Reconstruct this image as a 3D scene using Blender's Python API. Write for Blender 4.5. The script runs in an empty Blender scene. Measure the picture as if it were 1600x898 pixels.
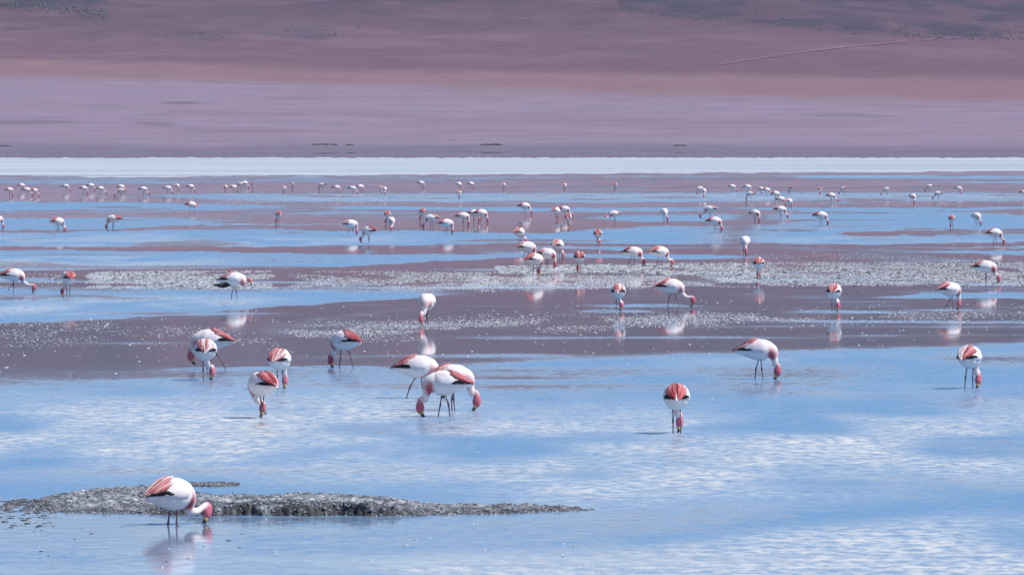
import bpy, math, random
import numpy as np
R = math.radians
random.seed(7)
RNG = np.random.default_rng(7)
scene = bpy.context.scene
col = scene.collection

# ------------------------------------------------------------------ camera
CAM_H = 3.95                     # metres above the water
FPX = 1600 * 250 / 36.0          # focal length in photo pixels
YH = 230.0                       # photo row of the true horizon
cam_d = bpy.data.cameras.new('camera')
cam_d.lens = 250
cam_d.sensor_width = 36
cam_d.clip_start = 1
cam_d.clip_end = 60000
cam = bpy.data.objects.new('camera', cam_d)
col.objects.link(cam)
cam.location = (0, 0, CAM_H)
cam.rotation_euler = (R(90) - math.atan((449 - YH) / FPX), 0, 0)
scene.camera = cam

# ------------------------------------------------------------------ light
SUN_EL, SUN_AZ = 54.0, -14.0      # azimuth from +X (right) towards +Y (away)
world = bpy.data.worlds.new('World')
scene.world = world
world.use_nodes = True
wn = world.node_tree.nodes
wl = world.node_tree.links
wn.clear()
wo = wn.new('ShaderNodeOutputWorld')
wb = wn.new('ShaderNodeBackground')
sky = wn.new('ShaderNodeTexSky')
sky.sky_type = 'NISHITA'
sky.sun_disc = False
sky.sun_elevation = R(SUN_EL)
sky.sun_rotation = R(90 - SUN_AZ)
sky.altitude = 4300
sky.air_density = 1.0
sky.dust_density = 0.4
sky.ozone_density = 1.5
wb.inputs['Strength'].default_value = 0.12
wl.new(sky.outputs[0], wb.inputs['Color'])
wl.new(wb.outputs[0], wo.inputs['Surface'])
sun_d = bpy.data.lights.new('sun', 'SUN')
sun_d.energy = 4.2
sun_d.angle = R(0.53)
sun_d.color = (1.0, 0.96, 0.91)
sun = bpy.data.objects.new('sun', sun_d)
col.objects.link(sun)
sun.location = (60, -15, 90)
ce = math.cos(R(SUN_EL))
sdir = (ce * math.cos(R(SUN_AZ)), ce * math.sin(R(SUN_AZ)), math.sin(R(SUN_EL)))
from mathutils import Vector
sun.rotation_euler = Vector(sdir).to_track_quat('Z', 'Y').to_euler()
scene.view_settings.view_transform = 'Standard'
scene.view_settings.look = 'None'
scene.view_settings.gamma = 1
scene.view_settings.exposure = 0.42
scene.cycles.volume_bounces = 1
scene.cycles.max_bounces = 8

# ------------------------------------------------------------------ helpers
def ground(px, py, z=0.0):
    """point of the level z seen at photo pixel (px, py)"""
    D = FPX * (CAM_H - z) / (py - YH)
    return (px - 800.0) / FPX * D, D

def ppm(py):
    return (py - YH) / CAM_H

def vnoise(x, y, seed=0):
    x = np.asarray(x, float); y = np.asarray(y, float)
    xi = np.floor(x).astype(np.int64); yi = np.floor(y).astype(np.int64)
    xf = x - xi; yf = y - yi
    def h(a, b):
        n = (a * 374761393 + b * 668265263 + seed * 2246822519) & 0xFFFFFFFF
        n = ((n ^ (n >> 13)) * 1274126177) & 0xFFFFFFFF
        n = n ^ (n >> 16)
        return (n & 0xFFFFFF) / float(0xFFFFFF)
    u = xf * xf * (3 - 2 * xf); v = yf * yf * (3 - 2 * yf)
    return (h(xi, yi) * (1 - u) + h(xi + 1, yi) * u) * (1 - v) + (h(xi, yi + 1) * (1 - u) + h(xi + 1, yi + 1) * u) * v

def fbm(x, y, oct=4, seed=0):
    s = 0.0; a = 0.5; t = 0.0
    for i in range(oct):
        s = s + a * vnoise(np.asarray(x) * 2 ** i, np.asarray(y) * 2 ** i, seed + i * 17)
        t += a; a *= 0.5
    return s / t

def sstep(a, b, x):
    t = np.clip((np.asarray(x, float) - a) / (b - a), 0, 1)
    return t * t * (3 - 2 * t)

def mesh(name, v, f, mat, parent=None, smooth=True, cols=None, attrs=None):
    me = bpy.data.meshes.new(name)
    v = np.asarray(v, np.float32)
    if isinstance(f, np.ndarray) and f.ndim == 2:
        n, k = f.shape
        me.vertices.add(len(v)); me.vertices.foreach_set('co', v.ravel())
        me.loops.add(n * k); me.loops.foreach_set('vertex_index', f.astype(np.int32).ravel())
        me.polygons.add(n)
        me.polygons.foreach_set('loop_start', np.arange(0, n * k, k, dtype=np.int32))
        me.polygons.foreach_set('loop_total', np.full(n, k, np.int32))
        me.update(calc_edges=True); me.validate()
    else:
        me.from_pydata([tuple(map(float, p)) for p in v], [], f)
    if cols is not None:
        a = me.color_attributes.new('col', 'FLOAT_COLOR', 'POINT')
        c = np.ones((len(v), 4), np.float32); c[:, :3] = cols
        a.data.foreach_set('color', c.ravel())
    for k, val in (attrs or {}).items():
        a = me.attributes.new(k, 'FLOAT', 'POINT')
        a.data.foreach_set('value', np.asarray(val, np.float32).ravel())
    if smooth:
        me.polygons.foreach_set('use_smooth', np.ones(len(me.polygons), bool))
    me.materials.append(mat)
    o = bpy.data.objects.new(name, me)
    col.objects.link(o)
    if parent is not None:
        o.parent = parent
    return o

def tag(o, label=None, cat=None, group=None, kind=None):
    if label: o['label'] = label
    if cat: o['category'] = cat
    if group: o['group'] = group
    if kind: o['kind'] = kind
    return o

def grid_faces(nr, nc, wrap=False):
    i = np.arange(nr - 1)[:, None]; m = nc if wrap else nc - 1
    j = np.arange(m)[None, :]; j2 = (j + 1) % nc
    return np.stack([i * nc + j, i * nc + j2, (i + 1) * nc + j2, (i + 1) * nc + j], -1).reshape(-1, 4)

# ------------------------------------------------------------------ materials
def newmat(name):
    m = bpy.data.materials.new(name); m.use_nodes = True
    nt = m.node_tree
    return m, nt, nt.nodes['Principled BSDF']

def N(nt, typ, **kw):
    n = nt.nodes.new(typ)
    for k, v in kw.items():
        setattr(n, k, v)
    return n

def noise_node(nt, vec, scale, detail=3, rough=0.55):
    n = N(nt, 'ShaderNodeTexNoise')
    n.inputs['Scale'].default_value = scale
    n.inputs['Detail'].default_value = detail
    n.inputs['Roughness'].default_value = rough
    nt.links.new(vec, n.inputs['Vector'])
    return n.outputs['Fac']

def mrange(nt, src, a, b, c=0.0, d=1.0, smooth=False):
    n = N(nt, 'ShaderNodeMapRange')
    if smooth: n.interpolation_type = 'SMOOTHSTEP'
    for k, v in zip(('From Min', 'From Max', 'To Min', 'To Max'), (a, b, c, d)):
        n.inputs[k].default_value = v
    nt.links.new(src, n.inputs['Value'])
    return n.outputs[0]

def math_node(nt, op, a, b=None):
    n = N(nt, 'ShaderNodeMath', operation=op)
    for i, s in enumerate((a, b)):
        if s is None: continue
        if isinstance(s, (int, float)): n.inputs[i].default_value = s
        else: nt.links.new(s, n.inputs[i])
    return n.outputs[0]

def mix_col(nt, fac, a, b, blend='MIX'):
    n = N(nt, 'ShaderNodeMix', data_type='RGBA', blend_type=blend)
    if isinstance(fac, (int, float)): n.inputs[0].default_value = fac
    else: nt.links.new(fac, n.inputs[0])
    for i, s in ((6, a), (7, b)):
        if isinstance(s, tuple): n.inputs[i].default_value = (*s, 1)
        else: nt.links.new(s, n.inputs[i])
    return n.outputs[2]

def obj_coords(nt, scale=(1, 1, 1)):
    g = N(nt, 'ShaderNodeNewGeometry')
    mp = N(nt, 'ShaderNodeMapping')
    mp.inputs['Scale'].default_value = scale
    nt.links.new(g.outputs['Position'], mp.inputs['Vector'])
    return mp.outputs[0]

def attr(nt, name, out='Fac'):
    a = N(nt, 'ShaderNodeAttribute', attribute_name=name)
    return a.outputs[out]

def mat_water():
    m, nt, b = newmat('water')
    L = nt.links.new
    rip = attr(nt, 'ripple'); mil = attr(nt, 'milky')
    # wind streaks, long across the wind
    pa = obj_coords(nt, (0.55, 0.75, 1))
    pb = obj_coords(nt, (2.6, 1.7, 1))
    pd = obj_coords(nt, (5.2, 2.4, 1))
    nd = noise_node(nt, pd, 1.0, 3, 0.6)
    pc = obj_coords(nt, (4.5, 3.0, 1))
    na = noise_node(nt, pa, 1.0, 3)
    nb = noise_node(nt, pb, 1.0, 3)
    nc = noise_node(nt, pc, 1.0, 2)
    # ripple amount, broken up by cat's-paws
    var = math_node(nt, 'MULTIPLY', math_node(nt, 'ADD', mrange(nt, nb, 0.3, 0.7, -0.2, 0.2), mrange(nt, nd, 0.3, 0.7, -0.34, 0.34)), rip)
    rr = math_node(nt, 'ADD', rip, var)
    rough = mrange(nt, math_node(nt, 'POWER', math_node(nt, 'MAXIMUM', rr, 0.0), 1.9), 0.0, 1.0, 0.036, 0.34)
    L(rough, b.inputs['Roughness'])
    # milky salt suspension showing through steep ripple faces
    mk = math_node(nt, 'MULTIPLY', mrange(nt, nd, 0.27, 0.68, 0.0, 0.92, True), mil)
    mk = math_node(nt, 'MULTIPLY', mk, mrange(nt, na, 0.25, 0.6, 0.5, 1.0))
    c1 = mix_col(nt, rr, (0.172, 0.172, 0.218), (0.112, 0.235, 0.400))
    c2 = mix_col(nt, mk, c1, (0.66, 0.63, 0.57))
    L(c2, b.inputs['Base Color'])
    b.inputs['IOR'].default_value = 1.333
    sp = math_node(nt, 'SUBTRACT', mrange(nt, mk, 0, 1, 0.5, 0.24), math_node(nt, 'MULTIPLY', rip, 0.25))
    L(sp, b.inputs['Specular IOR Level'])
    bp = N(nt, 'ShaderNodeBump')
    bp.inputs['Distance'].default_value = 0.032
    hgt = math_node(nt, 'ADD', math_node(nt, 'MULTIPLY', nb, 0.6), math_node(nt, 'MULTIPLY', nd, 0.4))
    L(hgt, bp.inputs['Height'])
    L(math_node(nt, 'POWER', mrange(nt, rr, 0.10, 1.0, 0.0, 1.0), 2.2), bp.inputs['Strength'])
    L(bp.outputs[0], b.inputs['Normal'])
    return m

def mat_vcol(name, rough=0.8, var=0.12, scale=30.0, spec=0.3, bump=0.0):
    m, nt, b = newmat(name)
    c = attr(nt, 'col', 'Color')
    p = obj_coords(nt)
    n = noise_node(nt, p, scale, 3)
    v = mrange(nt, n, 0.25, 0.75, 1 - var, 1 + var)
    cc = N(nt, 'ShaderNodeCombineColor')
    for i in range(3): nt.links.new(v, cc.inputs[i])
    nt.links.new(mix_col(nt, 1.0, c, cc.outputs[0], 'MULTIPLY'), b.inputs['Base Color'])
    b.inputs['Roughness'].default_value = rough
    b.inputs['Specular IOR Level'].default_value = spec
    if name == 'plumage':        # feathers let light through
        b.inputs['Subsurface Weight'].default_value = 0.35
        b.inputs['Subsurface Radius'].default_value = (1.0, 0.8, 0.75)
        b.inputs['Subsurface Scale'].default_value = 0.05
    if bump:
        bp = N(nt, 'ShaderNodeBump'); bp.inputs['Distance'].default_value = bump
        bp.inputs['Strength'].default_value = 0.6
        nt.links.new(n, bp.inputs['Height']); nt.links.new(bp.outputs[0], b.inputs['Normal'])
    return m

def mat_noise(name, c1, c2, scale, rough=0.85, spec=0.25, bump=0.0, sc=(1, 1, 1), lo=0.35, hi=0.65):
    m, nt, b = newmat(name)
    p = obj_coords(nt, sc)
    n = noise_node(nt, p, scale, 4)
    nt.links.new(mix_col(nt, mrange(nt, n, lo, hi), c1, c2), b.inputs['Base Color'])
    b.inputs['Roughness'].default_value = rough
    b.inputs['Specular IOR Level'].default_value = spec
    if bump:
        bp = N(nt, 'ShaderNodeBump'); bp.inputs['Distance'].default_value = bump
        nt.links.new(n, bp.inputs['Height']); nt.links.new(bp.outputs[0], b.inputs['Normal'])
    return m

M = {
    'water': mat_water(),
    'plumage': mat_vcol('plumage', 0.75, 0.10, 45.0, 0.2),
    'horn': mat_vcol('horn', 0.4, 0.08, 60.0, 0.5),
    'earth': mat_vcol('earth', 0.95, 0.16, 0.03, 0.1),
    'bed': mat_noise('lake_mud', (0.20, 0.17, 0.16), (0.30, 0.26, 0.24), 0.6),
    'salt': mat_noise('salt_crust', (0.24, 0.29, 0.36), (0.45, 0.48, 0.53), 0.02, 0.9, 0.2, sc=(0.15, 1, 1)),
    'foam': mat_noise('salt_foam', (0.40, 0.44, 0.50), (0.72, 0.73, 0.75), 3.0, 0.8, 0.3),
    'clod': mat_noise('dark_mud', (0.05, 0.048, 0.05), (0.13, 0.12, 0.12), 6.0, 0.8, 0.3),
    'mud': mat_vcol('mud', 0.7, 0.25, 14.0, 0.35, 0.01),
    'rock': mat_noise('rock', (0.045, 0.042, 0.05), (0.11, 0.10, 0.11), 0.5, 0.9, 0.2),
    'track': mat_noise('track_dust', (0.16, 0.102, 0.125), (0.22, 0.155, 0.18), 0.02),
}

# ------------------------------------------------------------------ water: where the wind ruffles it
def poly(pts, x):
    xs = [p[0] for p in pts]; ys = [p[1] for p in pts]
    return np.interp(x, xs, ys)

RIPPLED = [   # (upper edge, lower edge, amount, softness) in photo pixels, later laid on the lake
    ([(0, 275), (1600, 274)], [(0, 285), (500, 286), (900, 279), (1600, 279)], 0.5, 2),
    ([(1150, 273), (1250, 274), (1600, 274)], [(1150, 273), (1250, 279), (1600, 280)], 0.95, 1.0),
    ([(1380, 284), (1450, 283.5), (1600, 283)], [(1380, 284), (1450, 286), (1600, 287)], 0.9, 0.8),
    ([(0, 279), (120, 279), (420, 281), (900, 283)], [(0, 289), (250, 288), (420, 285), (900, 284)], 0.6, 1.2),
    ([(0, 292), (600, 291), (1600, 293)], [(0, 294), (600, 294), (1600, 296)], 0.35, 1.5),
    ([(150, 305), (250, 302), (420, 302), (800, 301), (1200, 300), (1600, 301)],
     [(150, 306), (250, 309), (420, 316), (800, 317), (1200, 317), (1600, 314)], 0.72, 1.6),
    ([(0, 315.5), (200, 316), (420, 321), (800, 324), (1200, 325), (1600, 323)],
     [(0, 329), (200, 329), (420, 328), (800, 331), (1000, 331), (1200, 329), (1600, 328)], 1.0, 0.8),
    ([(330, 331), (500, 330), (760, 331)], [(330, 333), (500, 337), (760, 334)], 0.6, 1.2),
    ([(0, 341), (180, 341), (400, 343)], [(0, 358), (180, 358.5), (400, 345)], 1.0, 0.8),
    ([(150, 346), (300, 347.5), (420, 350), (700, 350)], [(150, 356), (300, 352), (420, 351.5), (700, 350)], 1.0, 0.8),
    ([(0, 362.5), (180, 361), (400, 358), (600, 361), (850, 362.5), (1000, 354), (1200, 352)],
     [(0, 386), (400, 387), (600, 383), (850, 380), (1000, 381), (1200, 380)], 1.0, 1.0),
    ([(880, 338), (1000, 336), (1200, 334)], [(880, 343), (1000, 346), (1200, 346)], 1.0, 0.9),
    ([(1140, 337), (1200, 332), (1330, 326), (1600, 334)], [(1140, 350), (1200, 371), (1330, 362), (1480, 360), (1600, 357)], 1.0, 1.0),
    ([(1100, 352), (1200, 355), (1350, 369), (1600, 366)], [(1100, 380), (1350, 381), (1600, 378)], 1.0, 0.9),
    ([(0, 393), (300, 393.5), (500, 397), (830, 398), (1000, 396)], [(0, 424), (300, 422), (500, 419), (830, 401), (1000, 398)], 1.0, 1.1),
    ([(780, 385), (1000, 385), (1150, 386)], [(780, 389), (1000, 390), (1150, 387)], 0.95, 0.8),
    ([(760, 395), (1000, 398), (1250, 399)], [(760, 400), (1000, 406), (1250, 405)], 0.95, 0.9),
    ([(1340, 387), (1600, 385)], [(1340, 388), (1600, 388)], 0.8, 0.7),
    ([(1400, 394), (1500, 391.5), (1600, 391)], [(1400, 394.5), (1500, 397), (1600, 398)], 0.95, 0.8),
    ([(0, 432), (90, 433)], [(0, 441), (90, 437)], 0.9, 1.2),
    ([(0, 452), (150, 453), (400, 454), (600, 455), (760, 457)],
     [(0, 506), (100, 502), (200, 497), (330, 488), (450, 478), (560, 470), (680, 463), (760, 458)], 1.0, 1.8),
    ([(1360, 463), (1450, 459), (1600, 457)], [(1360, 464), (1450, 466), (1600, 467)], 0.95, 1.0),
    ([(880, 476), (960, 474), (1090, 475)], [(880, 477), (960, 479), (1090, 477)], 0.8, 1.0),
    ([(910, 484), (960, 483), (1040, 485)], [(910, 486), (960, 488), (1040, 486)], 0.8, 1.0),
    ([(1180, 484), (1330, 484), (1600, 486)], [(1180, 487), (1330, 489), (1600, 489)], 0.35, 1.5),
    ([(250, 572), (360, 573), (560, 570), (640, 572)], [(250, 577), (360, 580), (560, 576), (640, 574)], 0.75, 1.5),
    ([(120, 590), (300, 590), (420, 592)], [(120, 597), (300, 597), (420, 596)], 0.8, 1.8),
    # the broad ruffled foreground
    ([(-400, 600), (0, 597), (200, 593), (330, 588), (470, 584), (600, 578), (760, 566), (1000, 553), (1300, 545), (1600, 535), (2000, 525)],
     [(-400, 2500), (2000, 2500)], 1.0, [(0, 46), (300, 34), (600, 16), (900, 9), (1300, 8), (1600, 7)]),
]
CALM = [      # calmer pools inside the ruffled foreground
    ([(1030, 575), (1120, 566), (1300, 570), (1420, 576)], [(1030, 577), (1120, 612), (1300, 608), (1420, 584)], 0.50, 17),
    ([(1400, 553), (1520, 551), (1700, 553)], [(1400, 556), (1520, 570), (1700, 568)], 0.62, 7),
    ([(-200, 775), (300, 800), (950, 800), (1300, 790)], [(-200, 960), (300, 950), (420, 905), (950, 850), (1300, 800)], 0.50, 14),
    ([(160, 818), (250, 816), (400, 818)], [(160, 930), (250, 940), (400, 930)], 0.38, 10),
    ([(560, 596), (640, 596), (760, 610)], [(560, 600), (640, 608), (760, 614)], 0.3, 6),
]
MILKY = [
    ([(740, 414), (1000, 412), (1200, 411), (1600, 411)], [(740, 428), (1000, 430), (1200, 445), (1600, 445)], 0.75, 3),
    ([(100, 425), (460, 425)], [(100, 449), (460, 450)], 0.75, 3),
    ([(420, 428), (760, 430), (1200, 436)], [(420, 450), (760, 450), (1200, 446)], 0.7, 4),
    ([(300, 508), (800, 500), (1300, 488), (1600, 487)], [(300, 526), (800, 514), (1300, 498), (1600, 494)], 0.35, 5),
    ([(-400, 274), (2000, 268)], [(-400, 280), (2000, 274)], 0.8, 2),
    ([(-400, 360), (400, 368), (700, 368)], [(-400, 386), (400, 386), (700, 378)], 0.45, 5),
    ([(-400, 402), (400, 402)], [(-400, 423), (400, 420)], 0.6, 5),
    ([(-400, 468), (250, 466), (500, 462)], [(-400, 500), (250, 488), (500, 468)], 0.7, 5),
    ([(350, 303), (2000, 302)], [(350, 314), (2000, 312)], 0.5, 3),
    ([(1100, 367), (1600, 372)], [(1100, 378), (1600, 378)], 0.4, 3),
    ([(-600, 628), (0, 625), (300, 620), (600, 618), (900, 636), (1200, 650), (1600, 640), (2200, 640)],
     [(-600, 752), (0, 748), (300, 728), (700, 760), (900, 792), (1250, 770), (1600, 745), (2200, 750)], 1.0, 32),
    ([(420, 890), (700, 868), (1000, 858), (1250, 828), (1600, 800), (2200, 790)], [(420, 1400), (2200, 1400)], 0.95, 14),
    ([(1000, 556), (1250, 552), (1700, 550)], [(1000, 575), (1250, 562), (1700, 556)], 0.45, 6),
    ([(1150, 600), (1350, 604), (1700, 610)], [(1150, 632), (1350, 640), (1700, 640)], 0.4, 10),
]

def field(strokes, X, Y, op='max', base=None):
    out = np.zeros_like(X) if base is None else base
    for top, bot, amt, soft in strokes:
        t = poly(top, X); b = poly(bot, X)
        x0, x1 = top[0][0], top[-1][0]
        fade = np.ones_like(X)
        q = min(170, (x1 - x0) * .4)
        if x0 > 5: fade *= sstep(x0 - q * .3, x0 + q, X)
        if x1 < 1590: fade *= 1 - sstep(x1 - q, x1 + q * .3, X)
        soft = soft * 1.35 if not isinstance(soft, list) else soft
        soft = poly(soft, X) if isinstance(soft, list) else soft
        w = sstep(t - soft, t + soft, Y) * (1 - sstep(b - soft, b + soft, Y)) * amt * fade
        out = np.maximum(out, w) if op == 'max' else out * (1 - w)
    return out

rows = np.concatenate([np.linspace(246, 272, 14), np.arange(273, 480, 0.75), np.arange(480, 905, 1.5),
                       np.geomspace(910, 20000, 60)])
cols_px = np.concatenate([np.linspace(-24000, -700, 40), np.arange(-650, 0, 50), np.arange(0, 1601, 10),
                          np.arange(1650, 2300, 50), np.linspace(2350, 25600, 40)])
PX, PY = np.meshgrid(cols_px, rows)
DD = FPX * CAM_H / (PY - YH)
WX = (PX - 800) / FPX * DD
# long wobble of every band edge, on the lake itself
amp = np.clip((PY - 262) / 40, 0.25, 2.2)
wob = (fbm(WX * 0.11 + 7, DD * 0.020 + 3, 3, 5) - 0.5) * 2.6 * amp + (fbm(WX * 0.7, DD * 0.14, 3, 9) - 0.5) * 2.2 * amp + (vnoise(WX * 2.6, DD * 0.4, 19) - 0.5) * 0.9 * amp
YW = PY + wob
rip = field(RIPPLED, PX, YW)
rip = field(CALM, PX, YW, 'mul', rip)
# thin slicks and cat's-paws
st = fbm(WX * 0.22 + 31, DD * 0.055, 4, 21)
rip = np.clip(rip + 0.30 * sstep(0.60, 0.72, st) * (PY < 560) * (rip < 0.5) + 0.06 * sstep(560, 640, PY), 0, 1)
rip = np.clip(rip - 0.55 * sstep(0.60, 0.70, fbm(WX * 0.15 + 3, DD * 0.07 + 11, 4, 33)) * (PY < 470), 0, 1)
sk = fbm(WX * 0.13 + 17, DD * 0.23 + 2, 4, 63) - 0.5          # narrow slicks lying across the view
sk2 = fbm(WX * 0.45 + 5, DD * 0.60 + 9, 3, 71) - 0.5
mid = sstep(262, 290, PY)
rip = np.clip(rip + mid * (rip * (-1.9 * np.maximum(sk - 0.05, 0) + 0.5 * sk2) + (1 - rip) * (3.0 * np.maximum(sk - 0.075, 0) + 0.35 * sk2)), 0, 1)
for bx_, by_ in ((965, 486), (1060, 478), (1303, 487), (1487, 484), (320, 594), (330, 577), (536, 574), (666, 508), (1185, 592), (1540, 444), (40, 457), (270, 818)):
    ring = np.exp(-((PX - bx_ + 12) / 62) ** 2 - ((PY - by_) / 1.7) ** 2)
    rip = np.clip(rip + 0.75 * ring * (rip < 0.6), 0, 1)
mil = field(MILKY, PX, YW) * sstep(0.22, 0.62, fbm(WX * 0.5, DD * 0.14 + 5, 3, 41))
tag(mesh('lake_water', np.stack([WX, DD, np.zeros_like(WX)], -1).reshape(-1, 3), grid_faces(*PX.shape)[:, ::-1], M['water'],
         attrs={'ripple': rip, 'milky': mil}), 'shallow lagoon with calm mauve and wind-rippled blue bands', 'water', kind='structure')

# lake bed and the ground all round, one sheet
gy = np.concatenate([np.linspace(-3000, 0, 8), np.geomspace(20, 2300, 30), np.linspace(2438, 2700, 6), np.linspace(2800, 24000, 20)])
gx = np.linspace(-14000, 14000, 60)
GX, GY = np.meshgrid(gx, gy)
GZ = np.where(GY < 2438, -0.30, np.where(GY > 2750, -12.0, -0.6))
tag(mesh('lake_bed', np.stack([GX, GY, GZ], -1).reshape(-1, 3), grid_faces(*GX.shape)[:, ::-1], M['bed']), kind='structure')

# ------------------------------------------------------------------ far shore: plain, slopes and hills
PROF_D = [2380, 2438, 2600, 2800, 3300, 4000, 4600, 4900, 5400, 6200, 7000, 7700, 8400, 9200, 10000, 11500]
PROF_E = [-20.5, -17.6, -6, 6, 38, 78, 106, 116, 136, 172, 206, 238, 350, 480, 570, 460]
def hill_e(X, D):
    t = np.tanh(X / 420.0) * 420
    De = D + 0.9 * t * sstep(5000, 6500, D)
    e = np.interp(De, PROF_D, PROF_E)
    k = sstep(4300, 5600, D)
    und = (fbm(X * 0.0042 + 5, D * 0.0011, 4, 3) - 0.5)
    e = e + und * (34 * k + 3.0 * sstep(2500, 3200, D))
    # a few long swells and low cones
    for cx, cd, rx, rd, a in ((-130, 6900, 110, 420, 17), (-20, 7050, 150, 380, 13), (330, 6400, 300, 500, 12), (-420, 6600, 170, 600, 14),
                              (250, 8100, 260, 500, 40), (-480, 8000, 120, 500, 60), (600, 8000, 200, 600, 50)):
        e = e + a * np.exp(-((X - cx) / rx) ** 2 - ((D - cd) / rd) ** 2)
    return e
def hill_z(X, D):
    z = CAM_H + hill_e(X, D) / FPX * D
    return z + (fbm(X * 0.02, D * 0.02, 3, 77) - 0.5) * 7.0 * sstep(4300, 6500, D) + (fbm(X * 0.006 + 3, D * 0.004, 3, 87) - 0.5) * 9 * sstep(4600, 6500, D)
hd = np.concatenate([np.linspace(2380, 2600, 14), np.linspace(2620, 5200, 170), np.linspace(5220, 8600, 190), np.linspace(8700, 11500, 20)])
hx = np.concatenate([np.linspace(-9000, -820, 40), np.arange(-800, 801, 8.0), np.linspace(820, 9000, 40)])
HX, HD = np.meshgrid(hx, hd)
HZ = hill_z(HX, HD)
HPX = 800 + HX / HD * FPX
HPY = YH - (HZ - CAM_H) / HD * FPX
def C(*a): return np.array(a, float)
def lerpc(c, d, w): return c * (1 - w[..., None]) + d * w[..., None]
n1 = fbm(HX * 0.008, HD * 0.0045, 4, 51)
n2 = fbm(HX * 0.030, HD * 0.006, 4, 61)
hc = np.zeros(HX.shape + (3,)) + C(0.142, 0.119, 0.156)            # wet dark violet shore
hc = lerpc(hc, C(0.208, 0.160, 0.204), sstep(2620, 2900, HD + (n1 - .5) * 330))
hc = lerpc(hc, C(0.200, 0.143, 0.172), sstep(0.45, 0.65, n1) * sstep(2900, 3100, HD) * 0.8)
tt = np.tanh(HX / 420.0) * 420
edge = HD + 1.55 * tt - (n2 - 0.5) * 130
hc = lerpc(hc, C(0.190, 0.112, 0.122), sstep(4080, 4440, edge))       # warm band where slope meets plain
hc = lerpc(hc, C(0.122, 0.068, 0.090), sstep(4780, 5150, edge + (n1 - .5) * 260 - 0.5 * tt))
hc = lerpc(hc, C(0.150, 0.088, 0.106), sstep(0.50, 0.68, n1) * sstep(5200, 5700, HD) * 0.8)
hc = lerpc(hc, C(0.080, 0.052, 0.074), sstep(0.52, 0.70, n2) * sstep(5900, 6700, HD) * 0.55)
# dark bouldery ground on the high corners and on low rises
hc = hc * C(.97, .975, 1.045)
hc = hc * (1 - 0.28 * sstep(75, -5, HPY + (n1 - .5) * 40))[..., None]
RB = [(940, -20), (975, 16), (1040, 26), (1100, 31), (1300, 50), (1440, 60), (1600, 62), (2200, 70)]
dr = HPY - poly(RB, HPX) + (n2 - .5) * 7
dark = sstep(3, -5, dr) * sstep(945, 990, HPX) * (1 - 0.65 * np.exp(-((HPX - 1400) / 130) ** 2 - ((HPY - 26) / 13) ** 2)) + sstep(24, 8, HPY - HPX * 0.03 * -1 + (n2 - .5) * 14) * sstep(240, 120, HPX)
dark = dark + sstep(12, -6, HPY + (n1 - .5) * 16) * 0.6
hc = lerpc(hc, C(0.034, 0.030, 0.052), np.clip(dark, 0, 1) * (0.30 + 0.62 * sstep(0.40, 0.58, n2)))
def smudge(c, px, py, rx, ry, col_, amt):
    d = ((HPX - px) / rx) ** 2 + ((HPY - py) / ry) ** 2
    return lerpc(c, col_, amt * sstep(1.2, 0.2, d + (n2 - .5) * 1.2))
for s in ((310, 55, 75, 13, .55), (470, 52, 80, 12, .6), (400, 16, 70, 5, .4), (560, 15, 60, 4, .4), (1370, 100, 50, 5, .35), (980, 78, 70, 4, .3)):
    hc = smudge(hc, s[0], s[1], s[2], s[3], C(0.072, 0.054, 0.080), s[4])
for s in ((285, 161, 32, 3, .6), (60, 191, 90, 3.5, .5), (245, 194, 25, 4, .6), (400, 205, 130, 2.5, .35), (1330, 181, 70, 4, .3)):
    hc = smudge(hc, s[0], s[1], s[2], s[3], C(0.105, 0.075, 0.098), s[4])
tag(mesh('hills', np.stack([HX, HD, HZ], -1).reshape(-1, 3), grid_faces(*HX.shape)[:, ::-1], M['earth'], cols=hc.reshape(-1, 3)), kind='structure')

def on_hill(px, py):
    """the nearest point of the slope that shows at the photo pixel"""
    D = np.linspace(2500, 9000, 1600)
    X = (px - 800) / FPX * D
    zz = hill_z(X, D)
    y = YH - (zz - CAM_H) / D * FPX
    i = int(np.argmax(y <= py))
    return float(X[i]), float(D[i]), float(zz[i])

# pale track climbing the slope
tv = []
for k in range(60):
    t = k / 59
    px = 1120 + 385 * t
    py = 103 - 43 * t - 5 * math.sin(math.pi * t)
    for dy in (0.32, -0.32):
        x, d, z = on_hill(px, py + dy * (1.0 - 0.3 * math.sin(9 * t)))
        tv.append((x, d, z + 1.0))
tag(mesh('dirt_track', tv, [(2 * k, 2 * k + 2, 2 * k + 3, 2 * k + 1) for k in range(59)], M['track']), kind='structure')

# white salt flat along the far side of the lagoon
sy = np.concatenate([np.linspace(0, 0.02, 4), np.linspace(0.05, 0.95, 24), [1.0]])
sx = np.concatenate([np.linspace(-20000, -100, 40), np.arange(-80, 1690, 5.0), np.linspace(1700, 21600, 40)])
SX, ST = np.meshgrid(sx, sy)
top = 248.0 + (fbm(SX * 0.02, SX * 0 + 2, 3, 8) - .5) * 1.2
bot = np.interp(SX, [-200, 0, 180, 420, 800, 1000, 1250, 1600], [276.5, 276, 277.5, 275.5, 273.5, 272.5, 270, 268]) + (fbm(SX * 0.006, SX * 0, 3, 4) - .5) * 3.5 + (fbm(SX * 0.035, SX * 0 + 5, 3, 24) - .5) * 3.0
SPY = top + (bot - top) * ST
SD = FPX * CAM_H / (SPY - YH)
ridge = (0.10 + 0.55 * fbm(SX * 0.22, SX * 0 + 9, 3, 14)) * (ST < 0.03) * (ST > 0.004)
SZ = 0.02 + ridge + 0.10 * fbm(SX * 0.1, SD * 0.02, 3, 2) * ((ST > 0.04) & (ST < 0.98))
tag(mesh('salt_flat', np.stack([(SX - 800) / FPX * SD, SD, SZ], -1).reshape(-1, 3), grid_faces(*SX.shape)[:, ::1], M['salt']), kind='structure')

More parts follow.
